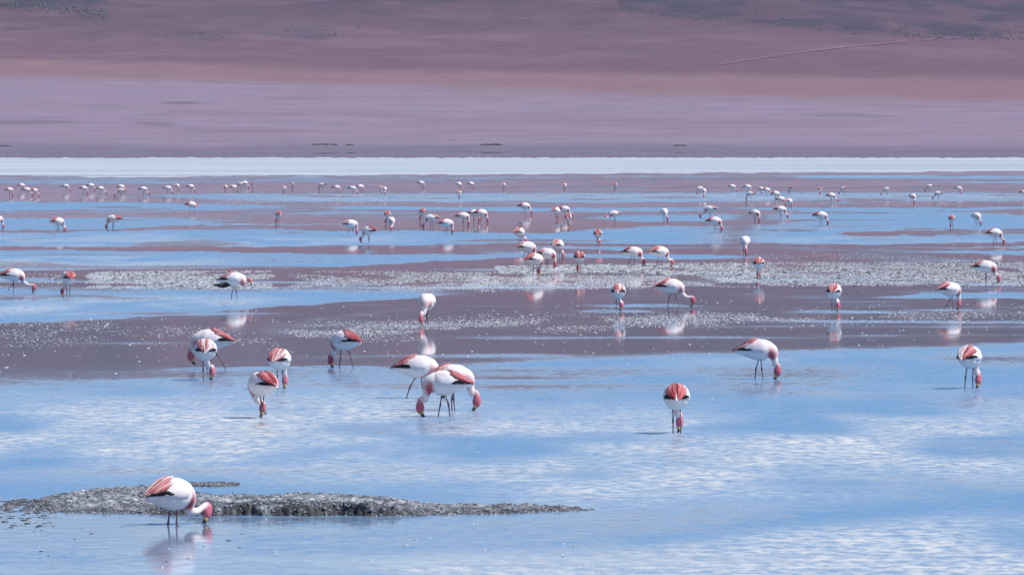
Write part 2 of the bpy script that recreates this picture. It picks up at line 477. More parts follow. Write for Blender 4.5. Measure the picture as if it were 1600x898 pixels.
# ------------------------------------------------------------------ lumps: one unit clod reused by the scatters
def ico():
    t = (1 + 5 ** .5) / 2
    v = np.array([(-1, t, 0), (1, t, 0), (-1, -t, 0), (1, -t, 0), (0, -1, t), (0, 1, t), (0, -1, -t), (0, 1, -t), (t, 0, -1), (t, 0, 1), (-t, 0, -1), (-t, 0, 1)], float)
    v /= np.linalg.norm(v[0])
    f = np.array([(0, 11, 5), (0, 5, 1), (0, 1, 7), (0, 7, 10), (0, 10, 11), (1, 5, 9), (5, 11, 4), (11, 10, 2), (10, 7, 6), (7, 1, 8),
                  (3, 9, 4), (3, 4, 2), (3, 2, 6), (3, 6, 8), (3, 8, 9), (4, 9, 5), (2, 4, 11), (6, 2, 10), (8, 6, 7), (9, 8, 1)])
    return v, f
ICO_V, ICO_F = ico()
OCT_V = np.array([(1, 0, 0), (-.5, .87, 0), (-.5, -.87, 0), (0, 0, 1), (0, 0, -1.)])
OCT_F = np.array([(0, 1, 3), (1, 2, 3), (2, 0, 3), (1, 0, 4), (2, 1, 4), (0, 2, 4)])
def scatter(name, P, S, mat, parent=None, jitter=0.35, smooth=False, UV=ICO_V, UF=ICO_F):
    """P (n,3) centres, S (n,3) half sizes -> one mesh of irregular lumps"""
    n = len(P)
    rot = RNG.random(n) * 6.283
    V = UV[None] * (1 + (RNG.random((n, len(UV), 1)) - .5) * 2 * jitter)
    c, s = np.cos(rot)[:, None], np.sin(rot)[:, None]
    V = np.stack([V[..., 0] * c - V[..., 1] * s, V[..., 0] * s + V[..., 1] * c, V[..., 2]], -1)
    V = V * S[:, None, :] + P[:, None, :]
    F = (UF[None] + (np.arange(n) * len(UV))[:, None, None]).reshape(-1, 3)
    return mesh(name, V.reshape(-1, 3), F, mat, parent, smooth)

# rock outcrops on the far shore, with their mirage images modelled as lumps
def outcrop(px0, px1, py, h_px, label):
    x0, d, z = on_hill((px0 + px1) / 2, py)
    w = (px1 - px0) / FPX * d
    h = h_px / FPX * d
    n = max(4, int((px1 - px0) / 3))
    P = np.zeros((n, 3)); S = np.zeros((n, 3))
    for i in range(n):
        t = (i + .5) / n
        P[i] = ((t - .5) * w, random.uniform(-2, 2), h * 0.15)
        q = 0.45 + 0.55 * math.sin(math.pi * t) * random.uniform(.5, 1.1)
        S[i] = (w / n * random.uniform(.8, 1.3), random.uniform(1.5, 3), h * q)
    o = scatter('outcrop_or_mirage', P, S, M['rock'])
    o.location = (x0, d, z)
    tag(o, label, 'rocks', 'dark rocks on the far shore')
outcrop(489, 527, 226.5, 2.2, 'long low dark rock outcrop on the far shore, left of centre')
outcrop(542, 553, 227.5, 2.0, 'short dark rock just right of the long outcrop on the far shore')
outcrop(752, 785, 227, 2.6, 'wedge-shaped dark rock outcrop on the far shore near the middle')
outcrop(1055, 1071, 228, 2.2, 'small dark rock on the far shore, right of the middle')
outcrop(-6, 18, 228.5, 1.8, 'dark rock on the far shore at the left edge of the picture')
outcrop(492, 526, 240, 1.2, 'thin dark mirage image of the long outcrop, modelled at the shore below it')  # lower row: lumps standing in for mirage reflections of the rocks above
outcrop(543, 553, 239.5, 1.0, 'tiny dark mirage image of the short dark rock, modelled at the shore below it')
outcrop(753, 783, 239.5, 1.3, 'thin dark mirage image of the wedge-shaped outcrop, modelled at the shore below it')
outcrop(1056, 1070, 239, 1.1, 'tiny dark mirage image of the small right-hand rock, modelled at the shore below it')

# boulders strewn on the high slopes
bp_, bs_ = [], []
for i in range(1500):
    if i < 450:
        px = random.uniform(0, 170); py = 2 + px * 0.13 + random.gauss(0, 4.5)
    elif i < 1350:
        px = random.uniform(965, 1600); py = poly(RB, px) - abs(random.gauss(0, 11)) + 2
    else:
        px, py = random.choice([(300, 56), (480, 54), (560, 17)])
        px += random.gauss(0, 40); py += random.gauss(0, 5)
    if py < -10: continue
    x, d, z = on_hill(px, py)
    s = random.uniform(0.15, 0.42) * (1.9 if i < 450 else 1.0) * (1.8 if random.random() < .1 else 1.0)
    bp_.append((x, d, z + 0.2)); bs_.append((s * 2.0, s * 2.0, s * 1.2))
tag(scatter('boulders', np.array(bp_), np.array(bs_), M['rock']), 'dark boulders strewn over the upper slopes', 'boulders', kind='stuff')

# ------------------------------------------------------------------ salt foam and mud flecks on the shallows
def sample(n, top, bot, x0, x1, soft, thr):
    out = []
    px = RNG.uniform(x0, x1, n); t = RNG.random(n)
    a = poly(top, px); b = poly(bot, px)
    py = a + (b - a) * t + RNG.normal(0, soft, n)
    D = FPX * CAM_H / (py - YH); X = (px - 800) / FPX * D
    # foam gathers in rafts; the fleck keeps to the densest drifts
    k = fbm(X * 0.75, D * 0.22, 4, 91)
    ends = np.minimum(sstep(x0, x0 + 70, px) if x0 > 5 else 1, (1 - sstep(x1 - 70, x1, px)) if x1 < 1595 else 1)
    keep = k * ends + RNG.normal(0, .04, n) > thr
    return X[keep], D[keep]
def flecks(specs):
    P, S = [], []
    for n, top, bot, x0, x1, soft, thr, size in specs:
        X, D = sample(n, top, bot, x0, x1, soft, thr)
        s = size * np.exp(np.clip(RNG.normal(0, .45, len(X)), -1, .8))
        P.append(np.stack([X, D, s * 0.10], -1))
        S.append(np.stack([s * RNG.uniform(1.0, 2.2, len(X)), s * RNG.uniform(.9, 1.9, len(X)), s * RNG.uniform(.25, .55, len(X))], -1))
    return np.concatenate(P), np.concatenate(S)
FOAM = [
    (15000, [(760, 416), (1000, 412), (1200, 410), (1600, 410)], [(760, 428), (1000, 425), (1200, 446), (1600, 446)], 740, 1700, .8, .36, .034),
    (4200, [(700, 430), (1200, 432)], [(700, 452), (1200, 446)], 680, 1230, 1.5, .44, .034),
    (6500, [(90, 424), (460, 424)], [(90, 450), (460, 451)], 100, 470, 1.0, .36, .036),
    (3600, [(400, 424), (800, 424)], [(400, 453), (800, 455)], 400, 820, 1.5, .43, .034),
    (500, [(-60, 428), (140, 426)], [(-60, 450), (140, 450)], -60, 150, 1.5, .42, .036),
    (3600, [(0, 500), (600, 502), (800, 488), (1600, 478)], [(0, 540), (600, 534), (800, 522), (1600, 498)], -60, 1660, 3, .50, .026),
    (2200, [(380, 507), (800, 500), (1300, 486)], [(380, 530), (800, 516), (1300, 500)], 380, 1330, 2, .46, .028),
    (900, [(0, 490), (1600, 455)], [(0, 592), (1600, 540)], -60, 1660, 3, .40, .018),
    (1300, [(0, 330), (420, 332), (800, 338)], [(0, 341), (420, 352), (800, 360)], -40, 820, 1.5, .50, .030),
    (2600, [(300, 303), (1600, 300)], [(300, 318), (1600, 317)], 300, 1640, 1.5, .46, .050),
    (700, [(1150, 392), (1600, 398)], [(1150, 410), (1600, 408)], 1100, 1640, 1.5, .47, .030),
    (160, [(0, 770), (900, 806)], [(0, 890), (900, 890)], -40, 1000, 5, .42, .011),
    (120, [(900, 560), (1600, 550)], [(900, 700), (1600, 660)], 900, 1640, 5, .42, .013),
]
FOAM = [(int(f[0] * (3.8 if f[-1] > .022 else 1)), *f[1:-1], f[-1] * (.31 if f[-1] > .022 else .7)) for f in FOAM]
P, S = flecks(FOAM)
tag(scatter('salt_foam', P, S, M['foam'], None, .35, False, OCT_V, OCT_F), 'white salt foam flecks drifting in rafts on the shallow water', 'foam', kind='stuff')
CLODS = [
    (2300, [(760, 414), (1000, 412), (1600, 410)], [(760, 428), (1000, 426), (1200, 446), (1600, 446)], 740, 1700, .6, .42, .040),
    (900, [(90, 426), (460, 424)], [(90, 450), (460, 450)], 120, 470, .8, .42, .040),
    (200, [(400, 428), (800, 428)], [(400, 452), (800, 452)], 420, 800, 1, .45, .036),
    (110, [(-40, 778), (140, 800)], [(-40, 812), (140, 842)], -40, 130, 4, .38, .022),
    (26, [(0, 800), (420, 806)], [(0, 880), (420, 880)], 0, 430, 5, .40, .016),
]
CLODS = [(int(f[0] * 1.6), *f[1:-1], f[-1] * .5) for f in CLODS]
P, S = flecks(CLODS)
tag(scatter('mud_flecks', P, S, M['clod']), 'dark mud clods scattered through the foam and shallows', 'mud', kind='stuff')

# ------------------------------------------------------------------ foreground mud bank
BF = [(-60, 792), (0, 797), (40, 802), (150, 803), (330, 806), (560, 806.5), (700, 806), (800, 804), (880, 801.5), (945, 798), (1000, 796)]
BB = [(-60, 786), (0, 783), (40, 781), (100, 772), (160, 766), (230, 762), (285, 764), (305, 780), (330, 783), (430, 783), (540, 783), (600, 787), (700, 791), (800, 790), (880, 791), (945, 793), (1000, 795.5)]
bx = np.arange(-5.9, 1.6, 0.02)
by = np.arange(75.5, 84.6, 0.028)
BX, BY = np.meshgrid(bx, by)
BPY = YH + FPX * CAM_H / BY
BPX = 800 + BX / BY * FPX
wig = (fbm(BX * 1.6, BY * 1.2, 4, 15) - .5) * 7
fr = poly(BF, BPX) + wig * 0.45 - BPY            # >0 behind the front edge
bk = BPY - (poly(BB, BPX) + wig * 0.9)           # >0 in front of the back edge
endx = sstep(990, 840, BPX) * 0.5 + 0.5
scarp = sstep(200, 330, BPX) * sstep(700, 560, BPX)
hfront = sstep(0, 0.9, fr) * scarp + sstep(0, 9, fr) * (1 - scarp)
hgt = hfront * sstep(-1, 7, bk) * ((0.085 + 0.035 * scarp) * endx) * (0.75 + 0.25 * scarp) * sstep(15, 120, BPX)
lump = fbm(BX * 8, BY * 8, 4, 19); lump2 = fbm(BX * 21, BY * 21, 2, 29)
on = sstep(0.0, 0.02, hgt)
hgt = hgt * (0.65 + 0.7 * fbm(BX * 1.5, BY * 1.5, 3, 23)) + on * ((lump - .45) * 0.062 + (lump2 - .5) * 0.042)
# the low spit behind, and the ragged left fringe
spit = np.exp(-((BPX - 330) / 38) ** 2 - ((BPY - 757.5) / 2.6) ** 2)
hgt = hgt + (spit > 0.25) * (0.012 + 0.03 * lump)
fringe = sstep(-50, 30, BPX) * sstep(160, 60, BPX) * sstep(775, 785, BPY) * sstep(812, 798, BPY)
hgt = np.maximum(hgt, fringe * (lump - 0.56) * 0.16)
hgt = hgt - 0.010
w = sstep(0.42, 0.62, fbm(BX * 5, BY * 5, 3, 39))[..., None]
mc = C(0.10, 0.107, 0.128) * (1 - w) + C(0.235, 0.25, 0.285) * w
sal = sstep(0.60, 0.72, fbm(BX * 14, BY * 14, 3, 49))[..., None] * 0.6
mc = mc * (1 - sal) + C(0.55, 0.56, 0.58) * sal
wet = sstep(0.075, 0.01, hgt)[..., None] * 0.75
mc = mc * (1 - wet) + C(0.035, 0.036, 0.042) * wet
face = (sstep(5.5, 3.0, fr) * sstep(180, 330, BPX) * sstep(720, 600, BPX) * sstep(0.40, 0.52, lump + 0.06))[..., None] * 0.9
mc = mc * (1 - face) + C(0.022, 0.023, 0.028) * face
keep = (hgt > -0.0095)
JX = BX + (vnoise(BX * 24, BY * 24 + hgt * 150, 7) - .5) * .035; JY = BY + (vnoise(BX * 20 + 9, BY * 15 + hgt * 150, 8) - .5) * .07 * on
F = grid_faces(*BX.shape)[:, ::1]
kf = keep.ravel()
F = F[kf[F].any(1)]
used = np.unique(F); remap = np.zeros(kf.size, int); remap[used] = np.arange(len(used))
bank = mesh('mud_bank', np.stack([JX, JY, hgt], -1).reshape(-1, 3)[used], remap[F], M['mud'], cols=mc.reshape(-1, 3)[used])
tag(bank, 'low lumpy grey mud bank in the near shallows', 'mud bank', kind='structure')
idx = np.flatnonzero((hgt > 0.008).ravel())
pick = RNG.choice(idx, 9000)
P = np.stack([BX, BY, hgt], -1).reshape(-1, 3)[pick]
s = 0.0058 * np.exp(np.clip(RNG.normal(0, .45, len(P)), -1, .9))
S = np.stack([s * 1.4, s * 1.2, s], -1)
fidx = np.flatnonzero(((hgt > -0.004) & (fr > -1) & (fr < 5)).ravel())      # crumbled blocks along the cut edge
P2 = np.stack([JX, JY - .01, hgt], -1).reshape(-1, 3)[RNG.choice(fidx, 2600)]
P2[:, 2] = np.maximum(P2[:, 2] - RNG.random(len(P2)) * .03, .0)
s2 = 0.0075 * np.exp(np.clip(RNG.normal(0, .5, len(P2)), -1, .9))
P = np.concatenate([P, P2]); S = np.concatenate([S, np.stack([s2 * 1.3, s2 * 1.1, s2 * .9], -1)])
cl = scatter('mud_clods', P, S, mat_noise('grey_clod', (0.055, 0.060, 0.074), (0.36, 0.39, 0.45), 13.0, .8), bank, .4)
cl['kind'] = 'stuff'

# ------------------------------------------------------------------ floating feathers
def feather(px, py, size, label):
    x, d = ground(px, py)
    v, f = [], []
    n = 7
    for i in range(n):
        t = i / (n - 1)
        wd = size * 0.26 * math.sin(math.pi * min(1, t * 0.9 + 0.08)) + size * .01
        zc = size * (0.10 + 0.9 * (t - .5) ** 2)
        for k, o in enumerate((-1, 0, 1)):
            v.append(((t - .5) * size * 2, o * wd, zc + (0.35 * wd if o else 0)))
        v.append(((t - .5) * size * 2, 0, zc - size * .06))
    for i in range(n - 1):
        a, b = i * 4, i * 4 + 4
        f += [(a, b, b + 1, a + 1), (a + 1, b + 1, b + 2, a + 2), (a, a + 3, b + 3, b), (a + 3, a + 2, b + 2, b + 3)]
    o = mesh('feather', v, f, M['foam'])
    o.location = (x, d, 0.0); o.rotation_euler = (0, 0, random.uniform(-.6, .6))
    tag(o, label, 'feather', 'feathers afloat on the lagoon')
feather(635, 493, .055, 'white feather afloat left of the flamingo that faces the camera')
feather(1358, 531, .055, 'white feather afloat on the calm mauve water, right side')
feather(140, 582, .05, 'white feather afloat on mauve water at the left')
feather(53, 830, .03, 'white feather by the near mud bank at lower left')
feather(1169, 587, .03, 'white fleck of feather left of the crimson flamingo at right of centre')

# ------------------------------------------------------------------ flamingos
BODY_U = np.array([-.46, -.40, -.31, -.20, -.08, .04, .13, .19])
BODY_Z = np.array([.525, .535, .548, .558, .562, .558, .545, .522])
BODY_H = np.array([.006, .035, .082, .135, .176, .185, .168, .140])
BODY_W = np.array([.008, .046, .098, .145, .171, .173, .155, .125])

def surf(u, phi, off=0.0):
    """point on the trunk: phi 0 = back, +90 = left flank"""
    uu = np.clip(u, BODY_U[0], BODY_U[-1])
    z = np.interp(uu, BODY_U, BODY_Z); h = np.interp(uu, BODY_U, BODY_H); w = np.interp(uu, BODY_U, BODY_W)
    z = z - np.maximum(0, BODY_U[0] - u) * 0.25
    return np.stack([u, np.sin(phi) * (w + off), z + np.cos(phi) * (h + off)], -1)

def catmull(P, n):
    P = np.asarray(P, float)
    Q = np.vstack([2 * P[0] - P[1], P, 2 * P[-1] - P[-2]])
    t = np.linspace(0, len(P) - 1 - 1e-6, n)
    i = t.astype(int); f = (t - i)[:, None]
    a, b, c, d = Q[i], Q[i + 1], Q[i + 2], Q[i + 3]
    return 0.5 * (2 * b + (c - a) * f + (2 * a - 5 * b + 4 * c - d) * f ** 2 + (3 * b - a - 3 * c + d) * f ** 3)

def loft(ctrl, nring, nseg, side0=(0, 1, 0)):
    """ctrl rows: x y z, half width, half height, r g b"""
    K = catmull(ctrl, nring)
    Pm = K[:, :3]
    T = np.gradient(Pm, axis=0); T /= np.linalg.norm(T, axis=1)[:, None] + 1e-9
    S = np.zeros_like(T); s = np.array(side0, float)
    for i in range(nring):
        s = s - T[i] * (T[i] @ s); s /= np.linalg.norm(s) + 1e-9
        S[i] = s
    U = np.cross(T, S)
    th = np.linspace(0, 2 * np.pi, nseg, endpoint=False)
    rw = np.maximum(K[:, 3], .002)[:, None, None]; rh = np.maximum(K[:, 4], .002)[:, None, None]
    V = Pm[:, None] + S[:, None] * np.cos(th)[None, :, None] * rw + U[:, None] * np.sin(th)[None, :, None] * rh
    V = V.reshape(-1, 3)
    Cc = np.repeat(np.clip(K[:, 5:8], 0, 1), nseg, 0)
    F = [tuple(q) for q in grid_faces(nring, nseg, True)]
    F += [tuple(range(nseg))[::-1], tuple(range((nring - 1) * nseg, nring * nseg))]
    return V, F, Cc

class Acc:
    def __init__(s): s.V, s.F, s.C, s.n = [], [], [], 0
    def add(s, V, F, Cc):
        s.V.append(V); s.C.append(Cc)
        s.F += [tuple(int(i) + s.n for i in f) for f in F]; s.n += len(V)
    def build(s, name, mat, parent): return mesh(name, np.concatenate(s.V), s.F, mat, parent, True, np.concatenate(s.C))

WHITE = C(.79, .755, .745); PINK = C(.66, .26, .30); ROSE = C(.48, .105, .150); CRIM = C(.37, .014, .036); SALM = C(.60, .095, .105)
GREY = C(.69, .675, .70); BLACK = C(.012, .011, .012); LEG = C(.15, .10, .12); YEL = C(.70, .50, .16)

def strip(path, widths, side, c0, c1, lift):
    """one feather: a shallow roofed blade along path, closed underneath"""
    n = len(path); V = []; Cc = []
    for i in range(n):
        p = path[i]; q = side[i]; w = widths[i]
        nrm = lift[i]
        V += [p - q * w, p + nrm * (0.35 * w + .003), p + q * w, p - nrm * .004]
        cc = c0 + (c1 - c0) * (i / (n - 1)); Cc += [cc * .92, cc, cc * .92, cc]
    F = [tuple(q) for q in grid_faces(n, 4, True)] + [(0, 1, 2, 3)[::-1], tuple(range(4 * n - 4, 4 * n))]
    return np.array(V), F, np.array(Cc)

def feather_strip(u0, u1, p0, p1, wid, off, c0, c1, n=6):
    t = np.linspace(0, 1, n)
    u = u0 + (u1 - u0) * t; ph = p0 + (p1 - p0) * t
    P = surf(u, ph, off); P2 = surf(u, ph, off + .01)
    nr = P2 - P; nr /= np.linalg.norm(nr, axis=1)[:, None] + 1e-9
    T = np.gradient(P, axis=0); T /= np.linalg.norm(T, axis=1)[:, None] + 1e-9
    sd = np.cross(nr, T)
    wd = wid * np.array([.5, .95, 1, .9, .6, .08])[:n]
    return strip(P, wd, sd, c0, c1, nr)

def flamingo(px, py, heading, hx, label, legs=None, sink=0.06, red=0.5, pose='feed', scale=1.0, res=1, pitch=0.0, hz=0.0,
             raised=None, group=None, breast=0.7, wingup=False):
    rnd = random.Random(int(px * 13 + py * 7))
    th = R(heading); ct, sn = math.cos(th), math.sin(th)
    k = ppm(py)
    X, D = ground(px, py)
    root = bpy.data.objects.new('flamingo', None)
    root.empty_display_size = .2
    col.objects.link(root)
    root.location = (X, D, -sink * scale)
    root.rotation_euler = (0, 0, th)
    root.scale = (scale,) * 3
    tag(root, label, 'flamingo', group or 'flamingos feeding in the lagoon')
    # ---- where the head goes
    scale = scale * rnd.uniform(.95, 1.05)
    root.scale = (scale,) * 3; root.location.z = -sink * scale
    dx = (hx - px) / k / scale
    if abs(ct) > .55:
        hf = min(.66, max(.27, dx / ct)); hl = 0.0 if abs(ct) > .8 else (hf * ct - dx) / sn if abs(sn) > .3 else 0
    else:
        hf = .36; hl = (hf * ct - dx) / sn
    hl = min(.22, max(-.22, hl))
    hvar = rnd.uniform(-.02, .02)
    wcol = WHITE * rnd.uniform(.95, 1.02)
    ncol = WHITE * .45 + PINK * .55 if red > .35 else WHITE * .7 + PINK * .3
    hcol = ROSE * (.55 + .45 * red) + PINK * (.45 - .45 * red)
    A = Acc()
    n_ring, n_seg = ((44, 16), (30, 12), (22, 9))[2 - res] if res < 3 else (44, 16)
    ctrl = [(u, 0, z, w, h, *wcol) for u, z, h, w in zip(BODY_U, BODY_Z, BODY_H, BODY_W)]
    bc = wcol * (1 - breast * .55) + ROSE * breast * .55
    ctrl += [(.232, hl * .03, .472, .092, .100, *bc), (.250, hl * .08, .415, .060, .064, *(wcol * .6 + ncol * .4))]
    if pose == 'feed':
        zc = sink + .188 + hz + hvar * .3
        H = np.array([hf, hl, zc])
        B = np.array([.262, hl * .16, .372])
        out = H - B; out[2] = 0; ln = np.linalg.norm(out) + 1e-6; dirv = out / ln if ln > .02 else np.array([1., 0, 0])
        m1 = B * .55 + H * .45 + np.array([0, 0, -.030]) - dirv * .012
        m2 = B * .18 + H * .82 + np.array([0, 0, .012 + .05 * (ln < .12)]) + dirv * .006
        ctrl += [(*B, .052, .056, *(wcol * .75 + ncol * .25)), (*m1, .037, .039, *(wcol * .45 + ncol * .55)), (*m2, .033, .036, *ncol),
                 (*H, .044, .052, *hcol), (*(H + (0, 0, -.055) - dirv * .002), .052, .064, *hcol), (*(H + (0, 0, -.104) - dirv * .010), .043, .054, *hcol),
                 (*(H + (0, 0, -.128) - dirv * .020), .030, .038, *(hcol * .7 + YEL * .3))]
        bill = [(*(H + (0, 0, -.118) - dirv * .016), .032, .040, *YEL), (*(H + (0, 0, -.140) - dirv * .026), .027, .034, *(YEL * .8)),
                (*(H + (0, 0, -.168) - dirv * .042), .020, .024, *BLACK), (*(H + (0, 0, -.190) - dirv * .066), .014, .017, *BLACK),
                (*(H + (0, 0, -.204) - dirv * .086), .005, .006, *BLACK)]
    else:          # neck folded up, head held in front of the breast
        H = np.array([hf if pose == 'up' else .33, hl, .60 + hz])
        ctrl += [(.285, hl * .2, .395, .040, .044, *ncol), ((.30 + H[0]) / 2 + .02, hl * .5, .43 + hz * .4, .032, .034, *ncol),
                 (H[0] + .005, hl * .8, .53 + hz * .8, .030, .032, *ncol), (H[0] + .01, hl, H[2], .034, .040, *hcol),
                 (H[0] + .045, hl, H[2] + .01, .040, .046, *hcol), (H[0] + .085, hl, H[2] - .025, .032, .040, *hcol),
                 (H[0] + .10, hl, H[2] - .055, .024, .030, *(hcol * .7 + YEL * .3))]
        bill = [(H[0] + .098, hl, H[2] - .045, .026, .033, *YEL), (H[0] + .108, hl, H[2] - .075, .022, .028, *YEL), (H[0] + .108, hl, H[2] - .105, .018, .022, *BLACK),
                (H[0] + .098, hl, H[2] - .135, .008, .010, *BLACK)]
    V, F, Cc = loft(ctrl, n_ring, n_seg)
    # crimson streaks of the breast band, blushes on the back
    sx_ = np.exp(-((V[:, 0] - .205) / .055) ** 2) * np.exp(-((V[:, 2] - .47) / .11) ** 2) * (V[:, 2] > .37)
    stk = vnoise(V[:, 1] * 60 + px, V[:, 2] * 22 + V[:, 0] * 30, 3)
    a = np.clip(breast * 1.5 * sx_ * (.45 + .9 * stk), 0, .95)[:, None]
    Cc = Cc * (1 - a) + (CRIM * .6 + ROSE * .4) * a
    bl = np.clip((fbm(V[:, 0] * 16 + px, V[:, 1] * 20 + V[:, 2] * 11, 3, 8) - .47) * 1.9, 0, .42)[:, None] * (V[:, 2:3] > .5) * (V[:, 0:1] < .2)
    Cc = Cc * (1 - bl) + PINK * bl
    V = V + ((vnoise(V[:, 0] * 34 + px, V[:, 1] * 30 + V[:, 2] * 30, 31) - .5) * .012 * (V[:, 2] > .36))[:, None] * np.array([.3, 1, 1])
    A.add(V, F, Cc)
    # ---- legs, running on into the same body
    offs = [rnd.uniform(-.05, .05), rnd.uniform(-.05, .05)]
    lat = [.048, -.048]
    if legs:
        for i in range(2):
            d_ = (legs[i] - px) / k / scale
            if abs(ct) > .55: offs[i] = max(-.34, min(.3, d_ / ct))
            else: lat[i] = max(-.12, min(.12, -d_ / (sn if abs(sn) > .3 else 1)))
    ns = (9, 7, 5)[2 - res] if res < 3 else 9
    for i in range(2):
        fu, fv = offs[i], lat[i]
        hip = np.array([.01 + fu * .12, (.055, -.055)[i] * .9 if abs(fv) < .1 else fv * .6, .455])
        if raised == i:
            ank = np.array([fu + .09, fv, .30]); foot = np.array([fu - .06, fv, sink + .05])
        else:
            foot = np.array([fu, fv, .0])
            ank = hip * .44 + foot * .56 + np.array([-.014, 0, 0]); ank[2] = .235
        thigh = hip * .66 + ank * .34
        L_ = [(*hip, .060, .050, *wcol), (*(hip * .84 + ank * .16), .036, .034, *wcol), (*thigh, .0115, .0115, *(LEG * 1.5)), (*(thigh * .35 + ank * .65), .0092, .0092, *LEG),
              (*ank, .0155, .0150, *(LEG * 1.1)), (*(ank * .8 + foot * .2), .0100, .0100, *LEG), (*(ank * .3 + foot * .7), .0090, .0090, *LEG),
              (*(foot + (0, 0, .012)), .012, .012, *LEG)]
        A.add(*loft(L_, (16, 13, 11)[2 - res] if res < 3 else 16, ns, (0, 1, 0)))
        # webbed toes
        q = foot
        tv = np.array([q + (-.02, 0, .014), q + (.075, .036, .004), q + (.085, 0, .004), q + (.075, -.036, .004), q + (0, 0, .024)])
        A.add(tv, [(0, 1, 4), (1, 2, 4), (2, 3, 4), (3, 0, 4), (0, 3, 2, 1)], np.repeat(LEG[None], 5, 0))
    body = A.build('body', M['plumage'], root)
    bl_ = Acc(); bl_.add(*loft(bill, 12 if res > 1 else 8, 10 if res > 1 else 7)); bl_.build('bill', M['horn'], root)
    # ---- folded wings, flight feathers and long scapular plumes
    nu, nv = ((18, 9), (13, 7), (9, 6))[2 - res] if res < 3 else (18, 9)
    for s in (1, -1):
        tu = np.linspace(0, 1, nu)[:, None]; tv_ = np.linspace(0, 1, nv)[None, :]
        u = .155 - tu * .60 + 0 * tv_
        phm = np.interp(tu, [0, .12, .35, .7, 1], [R(70), R(104), R(112), R(98), R(80)])
        ph = R(10) + (phm - R(10)) * tv_
        dome = np.clip(np.minimum(np.minimum(tv_ / .2, (1 - tv_) / .10), np.minimum(tu / .16, (1.02 - tu) / .06)), 0, 1)
        P = surf(u, ph * s, -.008 + .026 * np.sqrt(dome) + (vnoise(u * 30 + px, ph * 7, 33) - .5) * .012 * dome)
        fe = vnoise(u * 26 + px, ph * 5 + py, 4)
        base = GREY * rnd.uniform(.95, 1.03)
        Cw = np.zeros(P.shape) + base
        Cw = Cw * (.90 + .16 * fe[..., None])
        pk = np.clip((fbm(u * 12 + py, ph * 5, 3, 6) - .42) * 2.0, 0, 1)[..., None] * (.25 + .35 * red)
        Cw = Cw * (1 - pk) + PINK * pk
        nf = grid_faces(nu, nv)
        if s < 0: nf = nf[:, ::-1]
        wg = mesh('wing', P.reshape(-1, 3), nf, M['plumage'], root, True, Cw.reshape(-1, 3))
        fl = Acc()
        for j in range(3):
            q = j / 2
            fl.add(*feather_strip(-.10 - .09 * q - rnd.uniform(0, .06), -.40 - .06 * q, s * R(92 - 10 * q - rnd.uniform(0, 6)), s * R(74 - 20 * q), .019 + .008 * rnd.random(), .015 + .003 * j, BLACK, BLACK * 1.3))
        fo = fl.build('flight_feathers', M['plumage'], wg)
    pl = Acc()
    npl = (10, 8, 5)[2 - res] if res < 3 else 10
    for s in (1, -1):
        for j in range(npl):
            q = (j + .5) / npl
            r_ = float(vnoise(q * 3.2 + s * 5 + px * .37, py * .21, 12)) * 1.25 - .15 + rnd.uniform(-.12, .12)
            c0 = CRIM if r_ < red * .85 else (SALM if r_ < .40 + red * .7 else WHITE * .6 + PINK * .4)
            c0 = c0 * rnd.uniform(.7, 1.15)
            u0 = -.02 - .14 * q * rnd.uniform(.3, 1.5) - (.12 * (1 - red)) * rnd.random()
            pl.add(*feather_strip(u0, -.36 - .13 * rnd.random(), s * R(5 + 50 * q), s * R(8 + (50 + 16 * rnd.random()) * q), .019 + .012 * rnd.random(), .020 + .006 * rnd.random(), c0 * .85 + WHITE * .15, c0 * .95))
    if wingup:     # ruffled bird: primaries drooped behind, a tuft of coverts blown up
        for j in range(5):
            t = np.linspace(0, 1, 6)[:, None]
            a_ = np.array([-.10, -.11 + .01 * j, .50 - .02 * j]); b_ = np.array([-.56 + .03 * j, -.15, .43 - .012 * j])
            Pp = a_ + (b_ - a_) * t + np.array([0, 0, -.03]) * np.sin(t * 3.14)
            pl.add(*strip(Pp, .030 * np.array([.7, 1, 1, .9, .6, .1]), np.repeat([[0, .3, .95]], 6, 0), BLACK, BLACK, np.repeat([[0., -1, 0]], 6, 0)))
        for j in range(4):
            t = np.linspace(0, 1, 6)[:, None]
            a_ = np.array([-.02 - .02 * j, -.05 + .02 * j, .72]); b_ = np.array([-.21 + .02 * j, -.07 + .03 * j, .84 - .02 * j])
            Pp = a_ + (b_ - a_) * t
            pl.add(*strip(Pp, .026 * np.array([.7, 1, 1, .9, .7, .2]), np.repeat([[0.2, .9, .2]], 6, 0), SALM, CRIM, np.repeat([[.5, 0., .85]], 6, 0)))
    for i_ in range(len(pl.V)):
        nz = vnoise(pl.V[i_][:, 0] * 40 + px + i_, pl.V[i_][:, 1] * 50, 5)[:, None]
        mixw = np.clip((nz - .66) * 1.3, 0, .28)
        pl.C[i_] = np.clip(pl.C[i_] * (.72 + .46 * nz) * (1 - mixw) + WHITE * mixw, 0, 1)
    pl.build('scapular_plumes', M['plumage'], root)
    return root

